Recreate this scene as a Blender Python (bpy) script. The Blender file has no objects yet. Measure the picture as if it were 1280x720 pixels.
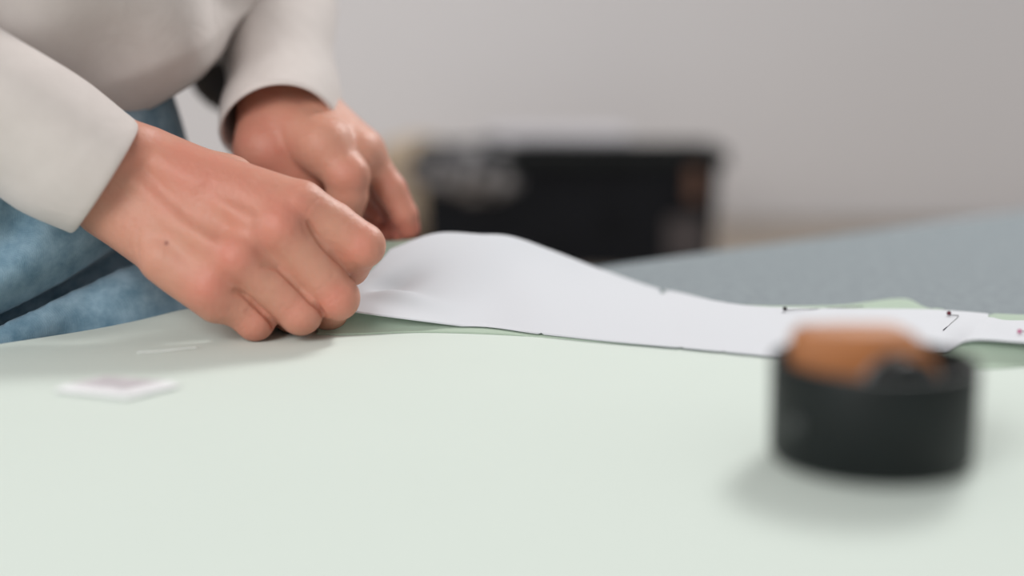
import bpy, bmesh, math, random
import numpy as np
from mathutils import Vector, Matrix

random.seed(4)
rng = np.random.default_rng(4)
SC = bpy.context.scene
COL = SC.collection

# ------------------------------------------------------------------ camera model
F = 1778.0
PITCH = math.radians(10.0)
CAMZ = 1.06
CP, SP = math.cos(PITCH), math.sin(PITCH)
CAM = np.array([0.0, 0.0, CAMZ])


def ray(px, py):
    a = (px - 640.0) / F
    b = -(py - 360.0) / F
    return np.array([a, CP + b * SP, -SP + b * CP])


def at(px, py, Y):
    """world point seen at this place of the photograph at depth Y"""
    d = ray(px, py)
    return CAM + d * (Y / d[1])


def gr(px, py, z=0.9):
    """world point on the horizontal plane z"""
    d = ray(px, py)
    return CAM + d * ((z - CAMZ) / d[2])


# ------------------------------------------------------------------ object helpers
def tag(o, label=None, cat=None, group=None, kind=None):
    if label: o['label'] = label
    if cat: o['category'] = cat
    if group: o['group'] = group
    if kind: o['kind'] = kind
    return o


def empty(name, loc, label, cat, group=None):
    o = bpy.data.objects.new(name, None)
    o.empty_display_size = 0.05
    COL.objects.link(o)
    o.location = loc
    tag(o, label, cat, group)
    return o


def link(name, me, mat, parent=None, smooth=True):
    o = bpy.data.objects.new(name, me)
    COL.objects.link(o)
    if mat: me.materials.append(mat)
    if smooth:
        me.polygons.foreach_set('use_smooth', [True] * len(me.polygons))
    if parent is not None:
        bpy.context.view_layer.update()
        o.parent = parent
        o.matrix_parent_inverse = parent.matrix_world.inverted()
    return o


def mesh_np(name, V, Fc):
    me = bpy.data.meshes.new(name)
    me.from_pydata([tuple(v) for v in V], [], [tuple(f) for f in Fc])
    me.update()
    return me


def mesh_bm(name, bm):
    me = bpy.data.meshes.new(name)
    bmesh.ops.recalc_face_normals(bm, faces=bm.faces[:])
    bm.to_mesh(me)
    bm.free()
    return me


def bm_box(bm, c, s, rz=0.0, bevel=0.0, seg=2):
    r = bmesh.ops.create_cube(bm, size=1.0)
    vs = r['verts']
    bmesh.ops.scale(bm, vec=s, verts=vs)
    if bevel > 0:
        es = list({e for v in vs for e in v.link_edges})
        g = bmesh.ops.bevel(bm, geom=es, offset=bevel, segments=seg, affect='EDGES', profile=0.5)
        vs = list({v for f in g['faces'] for v in f.verts} | {v for v in vs if v.is_valid})
    bmesh.ops.rotate(bm, cent=(0, 0, 0), matrix=Matrix.Rotation(rz, 3, 'Z'), verts=vs)
    bmesh.ops.translate(bm, vec=c, verts=vs)
    return vs


def lathe(prof, n=64):
    """closed revolved surface about z from an (r, z) profile list"""
    V, Fc = [], []
    m = len(prof)
    for i in range(n):
        a = 2 * math.pi * i / n
        for r, z in prof:
            V.append((r * math.cos(a), r * math.sin(a), z))
    for i in range(n):
        j = (i + 1) % n
        for k in range(m - 1):
            Fc.append((i * m + k, j * m + k, j * m + k + 1, i * m + k + 1))
    return V, Fc


def clean_mesh(name, V, Fc, dist=1e-6):
    bm = bmesh.new()
    vs = [bm.verts.new(tuple(v)) for v in V]
    for f in Fc:
        try:
            bm.faces.new([vs[i] for i in f])
        except ValueError:
            pass
    bmesh.ops.remove_doubles(bm, verts=bm.verts[:], dist=dist)
    bmesh.ops.dissolve_degenerate(bm, edges=bm.edges[:], dist=1e-7)
    return mesh_bm(name, bm)


def catmull(P, n):
    P = [np.asarray(p, float) for p in P]
    out = []
    m = len(P)
    for i in range(n):
        t = i / (n - 1) * (m - 1)
        k = min(int(t), m - 2)
        u = t - k
        p0 = P[k - 1] if k > 0 else 2 * P[0] - P[1]
        p1, p2 = P[k], P[k + 1]
        p3 = P[k + 2] if k + 2 < m else 2 * P[-1] - P[-2]
        out.append(0.5 * ((2 * p1) + (p2 - p0) * u + (2 * p0 - 5 * p1 + 4 * p2 - p3) * u * u
                          + (3 * p1 - p0 - 3 * p2 + p3) * u ** 3))
    return np.array(out)


def tube(path, rad, n=24, cap=True):
    path = np.asarray(path, float)
    m = len(path)
    rad = np.broadcast_to(rad, (m,))
    V, Fc = [], []
    T = np.gradient(path, axis=0)
    T /= np.linalg.norm(T, axis=1)[:, None]
    up = np.array([0, 0, 1.0])
    if abs(T[0] @ up) > 0.9: up = np.array([1.0, 0, 0])
    for i in range(m):
        s = np.cross(T[i], up); s /= np.linalg.norm(s)
        b = np.cross(s, T[i]); up = b
        for k in range(n):
            a = 2 * math.pi * k / n
            V.append(path[i] + rad[i] * (math.cos(a) * s + math.sin(a) * b))
    for i in range(m - 1):
        for k in range(n):
            l = (k + 1) % n
            Fc.append((i * n + k, i * n + l, (i + 1) * n + l, (i + 1) * n + k))
    if cap:
        Fc.append(tuple(range(n))[::-1])
        Fc.append(tuple((m - 1) * n + k for k in range(n)))
    return V, Fc


# ------------------------------------------------------------------ implicit modelling
class Field:
    def __init__(self, lo, hi, h):
        self.lo = np.array(lo, np.float32); self.h = h
        self.n = np.ceil((np.array(hi) - self.lo) / h).astype(int) + 1
        self.d = np.full(tuple(self.n), 0.06, np.float32)

    def box(self, lo, hi):
        a = np.clip(np.floor((np.array(lo) - self.lo) / self.h).astype(int), 0, self.n)
        b = np.clip(np.ceil((np.array(hi) - self.lo) / self.h).astype(int) + 1, 0, self.n)
        if np.any(b <= a): return None
        sl = tuple(slice(x, y) for x, y in zip(a, b))
        ax = [self.lo[i] + self.h * np.arange(a[i], b[i], dtype=np.float32) for i in range(3)]
        return sl, (ax[0][:, None, None], ax[1][None, :, None], ax[2][None, None, :])

    @staticmethod
    def seg(X, a, b):
        a = np.asarray(a, np.float32); ba = np.asarray(b, np.float32) - a
        L2 = float(ba @ ba) + 1e-12
        px, py, pz = X[0] - a[0], X[1] - a[1], X[2] - a[2]
        t = np.clip((px * ba[0] + py * ba[1] + pz * ba[2]) / L2, 0, 1)
        return np.sqrt((px - t * ba[0]) ** 2 + (py - t * ba[1]) ** 2 + (pz - t * ba[2]) ** 2), t

    def cone(self, a, b, ra, rb, k=0.0, pad=0.014):
        a, b = np.asarray(a, float), np.asarray(b, float)
        R = max(ra, rb) + pad
        g = self.box(np.minimum(a, b) - R, np.maximum(a, b) + R)
        if g is None: return
        sl, X = g
        q, t = self.seg(X, a, b)
        self.put(sl, q - (ra + (rb - ra) * t), k)

    def ell(self, c, r, axes=None, k=0.0, pad=0.014):
        c = np.asarray(c, float); r = np.asarray(r, float)
        R = r.max() + pad
        g = self.box(c - R, c + R)
        if g is None: return
        sl, X = g
        p = [X[i] - c[i] for i in range(3)]
        A = np.eye(3) if axes is None else np.asarray(axes, float)
        q = [(p[0] * A[i][0] + p[1] * A[i][1] + p[2] * A[i][2]) / r[i] for i in range(3)]
        n = np.sqrt(q[0] ** 2 + q[1] ** 2 + q[2] ** 2)
        g2 = np.sqrt((q[0] / r[0]) ** 2 + (q[1] / r[1]) ** 2 + (q[2] / r[2]) ** 2) + 1e-6
        self.put(sl, n * (n - 1) / g2, k)

    def put(self, sl, v, k):
        c = self.d[sl]
        self.d[sl] = smin(c, v.astype(np.float32), k)

    def merge(self, other, k):
        self.d = smin(self.d, other.d, k)

    def bump(self, P, w, amp):
        """raise (amp > 0) or press in (amp < 0) the surface along a polyline"""
        P = [np.asarray(p, float) for p in P]
        Q = np.array(P)
        R = 3 * w
        g = self.box(Q.min(0) - R, Q.max(0) + R)
        if g is None: return
        sl, X = g
        best = None
        for i in range(max(1, len(P) - 1)):
            q, t = self.seg(X, P[i], P[min(i + 1, len(P) - 1)])
            best = q if best is None else np.minimum(best, q)
        self.d[sl] -= (amp * np.exp(-(best / w) ** 2)).astype(np.float32)

    def carve(self, P, r):
        Q = np.array(P)
        g = self.box(Q.min(0) - 2 * r, Q.max(0) + 2 * r)
        if g is None: return
        sl, X = g
        best = None
        for i in range(len(P) - 1):
            q, t = self.seg(X, P[i], P[i + 1])
            best = q if best is None else np.minimum(best, q)
        self.d[sl] = np.maximum(self.d[sl], (r - best).astype(np.float32))

    def draw(self, pts, w, amp, y0, y1):
        """press a line into (or raise it on) the surface where the photo shows it"""
        q = [self.hit(x, y, y0, y1) for x, y in pts]
        q = [p for p in q if p is not None]
        if len(q) > 1: self.bump(q, w, amp)
        return q

    def hit(self, px, py, y0, y1):
        d = ray(px, py); d = d / d[1]
        for Y in np.arange(y0, y1, .001):
            p = CAM + d * Y
            i = np.round((p - self.lo) / self.h).astype(int)
            if np.all(i >= 0) and np.all(i < self.n) and self.d[tuple(i)] < 0: return p
        return None

    def crease(self, pts, w, a0, a1, y0=.66, y1=.85):
        """a pressed line that deepens from its first point to its last"""
        P = [self.hit(x, y, y0, y1) for x, y in pts]
        P = [p for p in P if p is not None]
        if len(P) < 2: return
        Q = np.array(P); R = 3 * w
        g = self.box(Q.min(0) - R, Q.max(0) + R)
        if g is None: return
        sl, X = g
        n = len(P) - 1
        best = amp = None
        for i in range(n):
            q, t = self.seg(X, P[i], P[i + 1])
            am = a0 + (a1 - a0) * np.minimum(1, 1.6 * (i + t) / n)
            if best is None: best, amp = q, am
            else:
                m = q < best
                best = np.where(m, q, best); amp = np.where(m, am, amp)
        self.d[sl] -= (amp * np.exp(-(best / w) ** 2)).astype(np.float32)

    def mesh(self):
        return surface_nets(self.d, self.lo, self.h)


def smin(a, b, k):
    if k <= 0: return np.minimum(a, b)
    h = np.maximum(k - np.abs(a - b), 0) / k
    return np.minimum(a, b) - h * h * h * k / 6.0


def surface_nets(d, lo, h):
    ins = d < 0
    nx, ny, nz = d.shape
    cnt = np.zeros((nx - 1, ny - 1, nz - 1), np.int8)
    for i in (0, 1):
        for j in (0, 1):
            for k in (0, 1):
                cnt += ins[i:nx - 1 + i, j:ny - 1 + j, k:nz - 1 + k]
    act = (cnt > 0) & (cnt < 8)
    I = np.argwhere(act)
    idx = np.full(act.shape, -1, np.int64)
    idx[act] = np.arange(len(I))
    corners = np.array([(i, j, k) for i in (0, 1) for j in (0, 1) for k in (0, 1)])
    val = np.stack([d[I[:, 0] + c[0], I[:, 1] + c[1], I[:, 2] + c[2]] for c in corners], 1)
    acc = np.zeros((len(I), 3)); num = np.zeros(len(I))
    for a in range(8):
        for b in range(a + 1, 8):
            if np.abs(corners[a] - corners[b]).sum() != 1: continue
            va, vb = val[:, a], val[:, b]
            m = (va < 0) != (vb < 0)
            t = np.where(m, va / np.where(m, va - vb, 1), 0)
            p = corners[a] + t[:, None] * (corners[b] - corners[a])
            acc += np.where(m[:, None], p, 0); num += m
    V = lo + h * (I + acc / num[:, None])
    faces = []
    for ax in range(3):
        o = [(1, 0, 0), (0, 1, 0), (0, 0, 1)]
        A = np.array(o[ax]); B = np.array(o[(ax + 1) % 3]); Cc = np.array(o[(ax + 2) % 3])
        s0 = [slice(0, n) for n in d.shape]; s1 = [slice(0, n) for n in d.shape]
        s0[ax] = slice(0, d.shape[ax] - 1); s1[ax] = slice(1, d.shape[ax])
        e = ins[tuple(s0)] != ins[tuple(s1)]
        E = np.argwhere(e)
        ok = (E[:, (ax + 1) % 3] > 0) & (E[:, (ax + 2) % 3] > 0)
        ok &= (E[:, (ax + 1) % 3] < d.shape[(ax + 1) % 3] - 1) & (E[:, (ax + 2) % 3] < d.shape[(ax + 2) % 3] - 1)
        E = E[ok]
        first = ins[E[:, 0], E[:, 1], E[:, 2]]
        g = lambda q: idx[q[:, 0], q[:, 1], q[:, 2]]
        q = np.stack([g(E - B - Cc), g(E - Cc), g(E), g(E - B)], 1)
        q[~first] = q[~first][:, ::-1]
        faces.append(q)
    return V, np.concatenate(faces)


# ------------------------------------------------------------------ materials
def new_mat(name):
    m = bpy.data.materials.new(name)
    m.use_nodes = True
    nt = m.node_tree
    return m, nt, nt.nodes['Principled BSDF']


def nd(nt, t, **kw):
    n = nt.nodes.new(t)
    for k, v in kw.items(): setattr(n, k, v)
    return n


def mat(name, col, rough=0.6, noise=None, bump=None, metal=0.0, spec=0.5, sheen=0.0, trans=0.0):
    """noise = (scale, amount) colour variation; bump = (scale, strength, distance)"""
    m, nt, b = new_mat(name)
    L = nt.links.new
    b.inputs['Base Color'].default_value = (*col, 1)
    b.inputs['Roughness'].default_value = rough
    b.inputs['Metallic'].default_value = metal
    b.inputs['Specular IOR Level'].default_value = spec
    if sheen: b.inputs['Sheen Weight'].default_value = sheen
    tc = nd(nt, 'ShaderNodeTexCoord')
    if noise:
        n = nd(nt, 'ShaderNodeTexNoise'); n.inputs['Scale'].default_value = noise[0]
        n.inputs['Detail'].default_value = 5
        L(tc.outputs['Object'], n.inputs['Vector'])
        r = nd(nt, 'ShaderNodeMapRange')
        r.inputs[1].default_value = 0.3; r.inputs[2].default_value = 0.7
        r.inputs[3].default_value = 1 - noise[1]; r.inputs[4].default_value = 1 + noise[1]
        L(n.outputs['Fac'], r.inputs[0])
        mx = nd(nt, 'ShaderNodeVectorMath', operation='SCALE')
        mx.inputs[0].default_value = col
        L(r.outputs[0], mx.inputs['Scale'])
        L(mx.outputs[0], b.inputs['Base Color'])
    if bump:
        n = nd(nt, 'ShaderNodeTexNoise'); n.inputs['Scale'].default_value = bump[0]
        n.inputs['Detail'].default_value = 3
        L(tc.outputs['Object'], n.inputs['Vector'])
        bp = nd(nt, 'ShaderNodeBump'); bp.inputs['Strength'].default_value = bump[1]
        bp.inputs['Distance'].default_value = bump[2]
        L(n.outputs['Fac'], bp.inputs['Height'])
        L(bp.outputs[0], b.inputs['Normal'])
    if trans:
        t = nd(nt, 'ShaderNodeBsdfTranslucent')
        t.inputs['Color'].default_value = (*col, 1)
        ms = nd(nt, 'ShaderNodeMixShader'); ms.inputs[0].default_value = trans
        out = nt.nodes['Material Output']
        L(b.outputs[0], ms.inputs[1]); L(t.outputs[0], ms.inputs[2]); L(ms.outputs[0], out.inputs['Surface'])
    return m


def skin_mat():
    m, nt, b = new_mat('skin')
    L = nt.links.new
    tc = nd(nt, 'ShaderNodeTexCoord')
    at_ = nd(nt, 'ShaderNodeVertexColor', layer_name='flush')
    n = nd(nt, 'ShaderNodeTexNoise'); n.inputs['Scale'].default_value = 90; n.inputs['Detail'].default_value = 6
    L(tc.outputs['Object'], n.inputs['Vector'])
    sep = nd(nt, 'ShaderNodeSeparateColor'); L(at_.outputs['Color'], sep.inputs[0])
    mr = nd(nt, 'ShaderNodeMapRange'); mr.inputs[1].default_value = 0.35; mr.inputs[2].default_value = 0.7
    mr.inputs[3].default_value = -0.12; mr.inputs[4].default_value = 0.16
    L(n.outputs['Fac'], mr.inputs[0])
    ad = nd(nt, 'ShaderNodeMath', operation='ADD', use_clamp=True); L(sep.outputs[0], ad.inputs[0]); L(mr.outputs[0], ad.inputs[1])
    mx = nd(nt, 'ShaderNodeMix', data_type='RGBA')
    mx.inputs[6].default_value = (*SKIN, 1)
    mx.inputs[7].default_value = (*SKIN_RED, 1)
    L(ad.outputs[0], mx.inputs[0])
    mole = nd(nt, 'ShaderNodeMix', data_type='RGBA')
    mole.inputs[7].default_value = (0.24, 0.075, 0.055, 1)
    L(sep.outputs[1], mole.inputs[0]); L(mx.outputs[2], mole.inputs[6])
    L(mole.outputs[2], b.inputs['Base Color'])
    b.inputs['Roughness'].default_value = 0.48
    b.inputs['Specular IOR Level'].default_value = 0.36
    b.inputs['Subsurface Weight'].default_value = 0.28
    b.inputs['Subsurface Radius'].default_value = (1.0, 0.35, 0.2)
    b.inputs['Subsurface Scale'].default_value = 0.0025
    # fine skin relief: pores and small crossing lines
    v = nd(nt, 'ShaderNodeTexVoronoi', feature='DISTANCE_TO_EDGE'); v.inputs['Scale'].default_value = 900
    L(tc.outputs['Object'], v.inputs['Vector'])
    n2 = nd(nt, 'ShaderNodeTexNoise'); n2.inputs['Scale'].default_value = 260; n2.inputs['Detail'].default_value = 4
    L(tc.outputs['Object'], n2.inputs['Vector'])
    b1 = nd(nt, 'ShaderNodeBump'); b1.inputs['Strength'].default_value = 0.25; b1.inputs['Distance'].default_value = 0.0006
    L(v.outputs['Distance'], b1.inputs['Height'])
    b2 = nd(nt, 'ShaderNodeBump'); b2.inputs['Strength'].default_value = 0.45; b2.inputs['Distance'].default_value = 0.0012
    L(n2.outputs['Fac'], b2.inputs['Height']); L(b1.outputs[0], b2.inputs['Normal'])
    L(b2.outputs[0], b.inputs['Normal'])
    return m


def weave_mat(name, col, col2, scale, strength, rough=0.85, mottled=18, amount=0.25, trans=0.0, sheen=0.2, soft=0):
    """cloth: two thread colours mottled together, woven relief"""
    m, nt, b = new_mat(name)
    L = nt.links.new
    tc = nd(nt, 'ShaderNodeTexCoord')
    n = nd(nt, 'ShaderNodeTexNoise'); n.inputs['Scale'].default_value = mottled; n.inputs['Detail'].default_value = 8
    n.inputs['Roughness'].default_value = 0.65
    L(tc.outputs['Object'], n.inputs['Vector'])
    mr = nd(nt, 'ShaderNodeMapRange'); mr.inputs[1].default_value = 0.5 - amount; mr.inputs[2].default_value = 0.5 + amount
    L(n.outputs['Fac'], mr.inputs[0])
    mx = nd(nt, 'ShaderNodeMix', data_type='RGBA')
    mx.inputs[6].default_value = (*col, 1); mx.inputs[7].default_value = (*col2, 1)
    L(mr.outputs[0], mx.inputs[0]); L(mx.outputs[2], b.inputs['Base Color'])
    b.inputs['Roughness'].default_value = rough
    b.inputs['Specular IOR Level'].default_value = 0.15
    b.inputs['Sheen Weight'].default_value = sheen
    hs = []
    for rot in ((0, 0, 0), (0, 0, math.pi / 2)):
        mp = nd(nt, 'ShaderNodeMapping'); mp.inputs['Rotation'].default_value = rot
        L(tc.outputs['Object'], mp.inputs['Vector'])
        w = nd(nt, 'ShaderNodeTexWave'); w.inputs['Scale'].default_value = scale; w.inputs['Distortion'].default_value = 1.5
        L(mp.outputs[0], w.inputs['Vector']); hs.append(w)
    mul = nd(nt, 'ShaderNodeMath', operation='ADD'); L(hs[0].outputs['Fac'], mul.inputs[0]); L(hs[1].outputs['Fac'], mul.inputs[1])
    bp = nd(nt, 'ShaderNodeBump'); bp.inputs['Strength'].default_value = strength; bp.inputs['Distance'].default_value = 0.0008
    L(mul.outputs[0], bp.inputs['Height']); L(bp.outputs[0], b.inputs['Normal'])
    if soft:
        n3 = nd(nt, 'ShaderNodeTexNoise'); n3.inputs['Scale'].default_value = soft; n3.inputs['Detail'].default_value = 2
        n3.inputs['Distortion'].default_value = 0.8
        L(tc.outputs['Object'], n3.inputs['Vector'])
        b3 = nd(nt, 'ShaderNodeBump'); b3.inputs['Strength'].default_value = 0.35; b3.inputs['Distance'].default_value = 0.0035
        L(n3.outputs['Fac'], b3.inputs['Height']); L(bp.outputs[0], b3.inputs['Normal']); L(b3.outputs[0], b.inputs['Normal'])
    if trans:
        t = nd(nt, 'ShaderNodeBsdfTranslucent'); L(mx.outputs[2], t.inputs['Color'])
        ms = nd(nt, 'ShaderNodeMixShader'); ms.inputs[0].default_value = trans
        L(b.outputs[0], ms.inputs[1]); L(t.outputs[0], ms.inputs[2])
        L(ms.outputs[0], nt.nodes['Material Output'].inputs['Surface'])
    return m


SKIN = (0.555, 0.268, 0.187)
SKIN_RED = (0.56, 0.195, 0.14)
M = {}
M['skin'] = skin_mat()
M['sweat'] = weave_mat('sweatshirt_jersey', (0.605, 0.547, 0.516), (0.66, 0.602, 0.572), 500, 0.10, mottled=60, amount=0.3, soft=26)
M['denim'] = weave_mat('denim', (0.10, 0.20, 0.275), (0.31, 0.445, 0.54), 420, 0.16, mottled=65, amount=0.22, soft=34)
M['mint'] = weave_mat('mint_cotton', (0.685, 0.76, 0.70), (0.70, 0.775, 0.715), 700, 0.06, mottled=9, amount=0.3, trans=0.12, sheen=0.05)
M['mint_piece_shade'] = weave_mat('mint_cotton_shade', (0.62, 0.735, 0.615), (0.635, 0.75, 0.63), 700, 0.06, mottled=9, amount=0.3, trans=0.38, sheen=0.05)  # same cotton as the sheet; the flap's shade is coloured in deeper green
M['felt'] = weave_mat('grey_felt', (0.135, 0.168, 0.186), (0.235, 0.28, 0.30), 300, 0.3, mottled=130, amount=0.2)
M['paper'] = mat('pattern_paper', (0.755, 0.775, 0.81), 0.75, bump=(60, 0.05, 0.001), spec=0.25, trans=0.2)
M['wall'] = mat('painted_wall', (0.82, 0.80, 0.80), 0.9, noise=(1.2, 0.02), bump=(200, 0.08, 0.002), spec=0.2)
M['floor'] = mat('floor_boards', (0.34, 0.27, 0.20), 0.55, noise=(6, 0.15), bump=(30, 0.1, 0.002))
M['oak'] = mat('oak_desk', (0.34, 0.285, 0.235), 0.6, noise=(9, 0.12), bump=(40, 0.08, 0.001))
M['table'] = mat('pale_laminate', (0.62, 0.58, 0.52), 0.5, noise=(12, 0.04))
M['leg'] = mat('grey_steel', (0.30, 0.31, 0.32), 0.4, metal=0.8, noise=(30, 0.05))
M['black'] = mat('black_plastic', (0.0048, 0.0075, 0.0075), 0.48, spec=0.3, noise=(60, 0.2), bump=(300, 0.08, 0.0005))
M['blackcloth'] = mat('black_canvas', (0.012, 0.013, 0.016), 0.8, noise=(30, 0.25), bump=(400, 0.3, 0.001), spec=0.2)
M['orange'] = mat('tan_leather', (0.385, 0.145, 0.047), 0.6, noise=(70, 0.12), bump=(240, 0.25, 0.001))
M['steel'] = mat('polished_steel', (0.62, 0.62, 0.64), 0.25, metal=1.0, noise=(80, 0.04))
M['pinblack'] = mat('black_pin_head', (0.012, 0.010, 0.012), 0.25, noise=(900, 0.1))
M['pinred'] = mat('dark_red_pin_head', (0.10, 0.008, 0.02), 0.25, noise=(900, 0.1))
M['pinrose'] = mat('rose_pin_head', (0.50, 0.20, 0.30), 0.25, noise=(900, 0.1))
M['chalk'] = mat('white_chalk', (0.82, 0.82, 0.83), 0.85, noise=(150, 0.04), bump=(300, 0.1, 0.0005))
M['chalkstamp'] = mat('grey_stamp', (0.50, 0.47, 0.49), 0.85, noise=(120, 0.12))
M['thread'] = mat('white_streak', (0.86, 0.88, 0.86), 0.8, noise=(200, 0.04))  # pale colour standing in for a highlight on the cloth
M['bag'] = mat('dark_brown_leather', (0.022, 0.015, 0.013), 0.6, noise=(40, 0.2), bump=(200, 0.2, 0.001))
M['white_cloth'] = mat('white_folded_cloth', (0.60, 0.585, 0.61), 0.9, noise=(12, 0.04), bump=(200, 0.2, 0.001))
M['beige_cloth'] = mat('beige_cloth', (0.52, 0.41, 0.295), 0.9, noise=(14, 0.1), bump=(200, 0.2, 0.001))
M['brown'] = mat('brown_leather', (0.17, 0.085, 0.055), 0.6, noise=(30, 0.1), bump=(200, 0.2, 0.001))
M['hair'] = mat('dark_hair', (0.045, 0.028, 0.02), 0.5, noise=(40, 0.3), bump=(120, 0.6, 0.004))
M['shoe'] = mat('white_canvas_shoe', (0.66, 0.65, 0.62), 0.8, noise=(30, 0.05), bump=(300, 0.2, 0.001))
M['sole'] = mat('rubber_sole', (0.55, 0.54, 0.52), 0.7, noise=(30, 0.05))


def pattern_mat():
    m, nt, b = new_mat('speckled_print')
    L = nt.links.new
    tc = nd(nt, 'ShaderNodeTexCoord')
    v = nd(nt, 'ShaderNodeTexVoronoi'); v.inputs['Scale'].default_value = 26
    L(tc.outputs['Object'], v.inputs['Vector'])
    r = nd(nt, 'ShaderNodeValToRGB')
    r.color_ramp.elements[0].position = 0.30; r.color_ramp.elements[0].color = (0.40, 0.385, 0.385, 1)
    r.color_ramp.elements[1].position = 0.55; r.color_ramp.elements[1].color = (0.03, 0.03, 0.034, 1)
    L(v.outputs['Distance'], r.inputs[0]); L(r.outputs[0], b.inputs['Base Color'])
    b.inputs['Roughness'].default_value = 0.9
    return m


M['print'] = pattern_mat()

# ------------------------------------------------------------------ room
bm = bmesh.new(); bm_box(bm, (0, 0.6, -0.05), (6, 6, 0.1))
tag(link('floor', mesh_bm('floor', bm), M['floor'], smooth=False), kind='structure')
WALLY = 2.56
bm = bmesh.new(); bm_box(bm, (0, WALLY + 0.05, 1.35), (6, 0.1, 2.7))
tag(link('wall_back', mesh_bm('wall_back', bm), M['wall'], smooth=False), kind='structure')
bm = bmesh.new(); bm_box(bm, (0, WALLY - 0.008, 0.05), (6, 0.016, 0.1), bevel=0.004)
tag(link('baseboard_back', mesh_bm('baseboard_back', bm), M['table'], smooth=False), kind='structure')

# ------------------------------------------------------------------ cutting table (its far edge runs diagonally away to the right)
E0 = np.array([0.067, 0.996])
LU = np.array([0.413, 0.33]); LU /= np.linalg.norm(LU)
NU = np.array([LU[1], -LU[0]])
ANG = math.atan2(LU[1], LU[0])
ZT = 0.9


def tb(u, v):
    return E0 + u * LU + v * NU


TU0, TU1, TV = -1.15, 1.25, 1.25
cx, cy = tb((TU0 + TU1) / 2, TV / 2)
table = empty('cutting_table', (cx, cy, 0), 'large cutting table spread with grey felt and pale green cloth', 'table')
bm = bmesh.new(); bm_box(bm, (cx, cy, 0.8815), (TU1 - TU0, TV, 0.028), ANG, 0.003)
link('tabletop', mesh_bm('tabletop', bm), M['table'], table, smooth=False)
bm = bmesh.new(); 
for v in (0.06, TV - 0.06):
    p = tb((TU0 + TU1) / 2, v); bm_box(bm, (p[0], p[1], 0.835), (TU1 - TU0 - 0.16, 0.025, 0.065), ANG)
for u in (TU0 + 0.08, TU1 - 0.08):
    p = tb(u, TV / 2); bm_box(bm, (p[0], p[1], 0.835), (0.025, TV - 0.12, 0.065), ANG)
link('apron', mesh_bm('apron', bm), M['table'], table, smooth=False)
for u in (TU0 + 0.08, TU1 - 0.08):
    for v in (0.06, TV - 0.06):
        p = tb(u, v)
        bm = bmesh.new(); bm_box(bm, (p[0], p[1], 0.434), (0.05, 0.05, 0.868), ANG, 0.004)
        link('leg', mesh_bm('leg', bm), M['leg'], table, smooth=False)


# grey felt cover: lies on the whole top and turns down over the edges
def felt():
    nu, nv = 60, 40
    V, Fc = [], []
    us = np.linspace(TU0 - 0.004, TU1 + 0.004, nu); vs = np.linspace(-0.004, TV + 0.004, nv)
    g = {}
    def vert(u, v, z):
        p = tb(u, v); V.append((p[0], p[1], z)); return len(V) - 1
    for i, u in enumerate(us):
        for j, v in enumerate(vs):
            g[i, j] = vert(u, v, ZT - 0.0005)
    for i in range(nu - 1):
        for j in range(nv - 1):
            Fc.append((g[i, j], g[i + 1, j], g[i + 1, j + 1], g[i, j + 1]))
    ring = [(i, 0) for i in range(nu)] + [(nu - 1, j) for j in range(1, nv)] + [(i, nv - 1) for i in range(nu - 2, -1, -1)] + [(0, j) for j in range(nv - 2, 0, -1)]
    prev = [g[q] for q in ring]
    for step, (off, dz) in enumerate(((0.003, -0.0015), (0.0045, -0.005), (0.005, -0.02), (0.006, -0.05))):
        cur = []
        for q in ring:
            u, v = us[q[0]], vs[q[1]]
            if q[0] == 0: u -= off
            if q[0] == nu - 1: u += off
            if q[1] == 0: v -= off
            if q[1] == nv - 1: v += off
            cur.append(vert(u, v, ZT + dz + 0.002 * math.sin(9 * (u + v)) * (step == 3)))
        for k in range(len(ring)):
            l = (k + 1) % len(ring)
            Fc.append((prev[k], cur[k], cur[l], prev[l]))
        prev = cur
    me = clean_mesh('felt_cover', V, Fc, 1e-7)
    o = link('felt_cover', me, M['felt'])
    s = o.modifiers.new('thick', 'SOLIDIFY'); s.thickness = 0.0025; s.offset = -1
    return tag(o, 'mottled grey felt cover laid over the whole cutting table', 'table cover')


felt()


# pale green cloth: far boundary follows the table edge on the left (turned down over it), then runs under the pattern
YF = [(-0.62, 0.443), (-0.45, 0.580), (-0.35, 0.660), (-0.27, 0.728), (-0.215, 0.781), (-0.19, 0.796), (-0.15, 0.808), (-0.036, 0.800),
      (0.115, 0.775), (0.202, 0.765), (0.262, 0.725), (0.40, 0.69), (0.60, 0.64), (0.80, 0.60)]


def yfar(x):
    return float(np.interp(x, [p[0] for p in YF], [p[1] for p in YF]))


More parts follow.
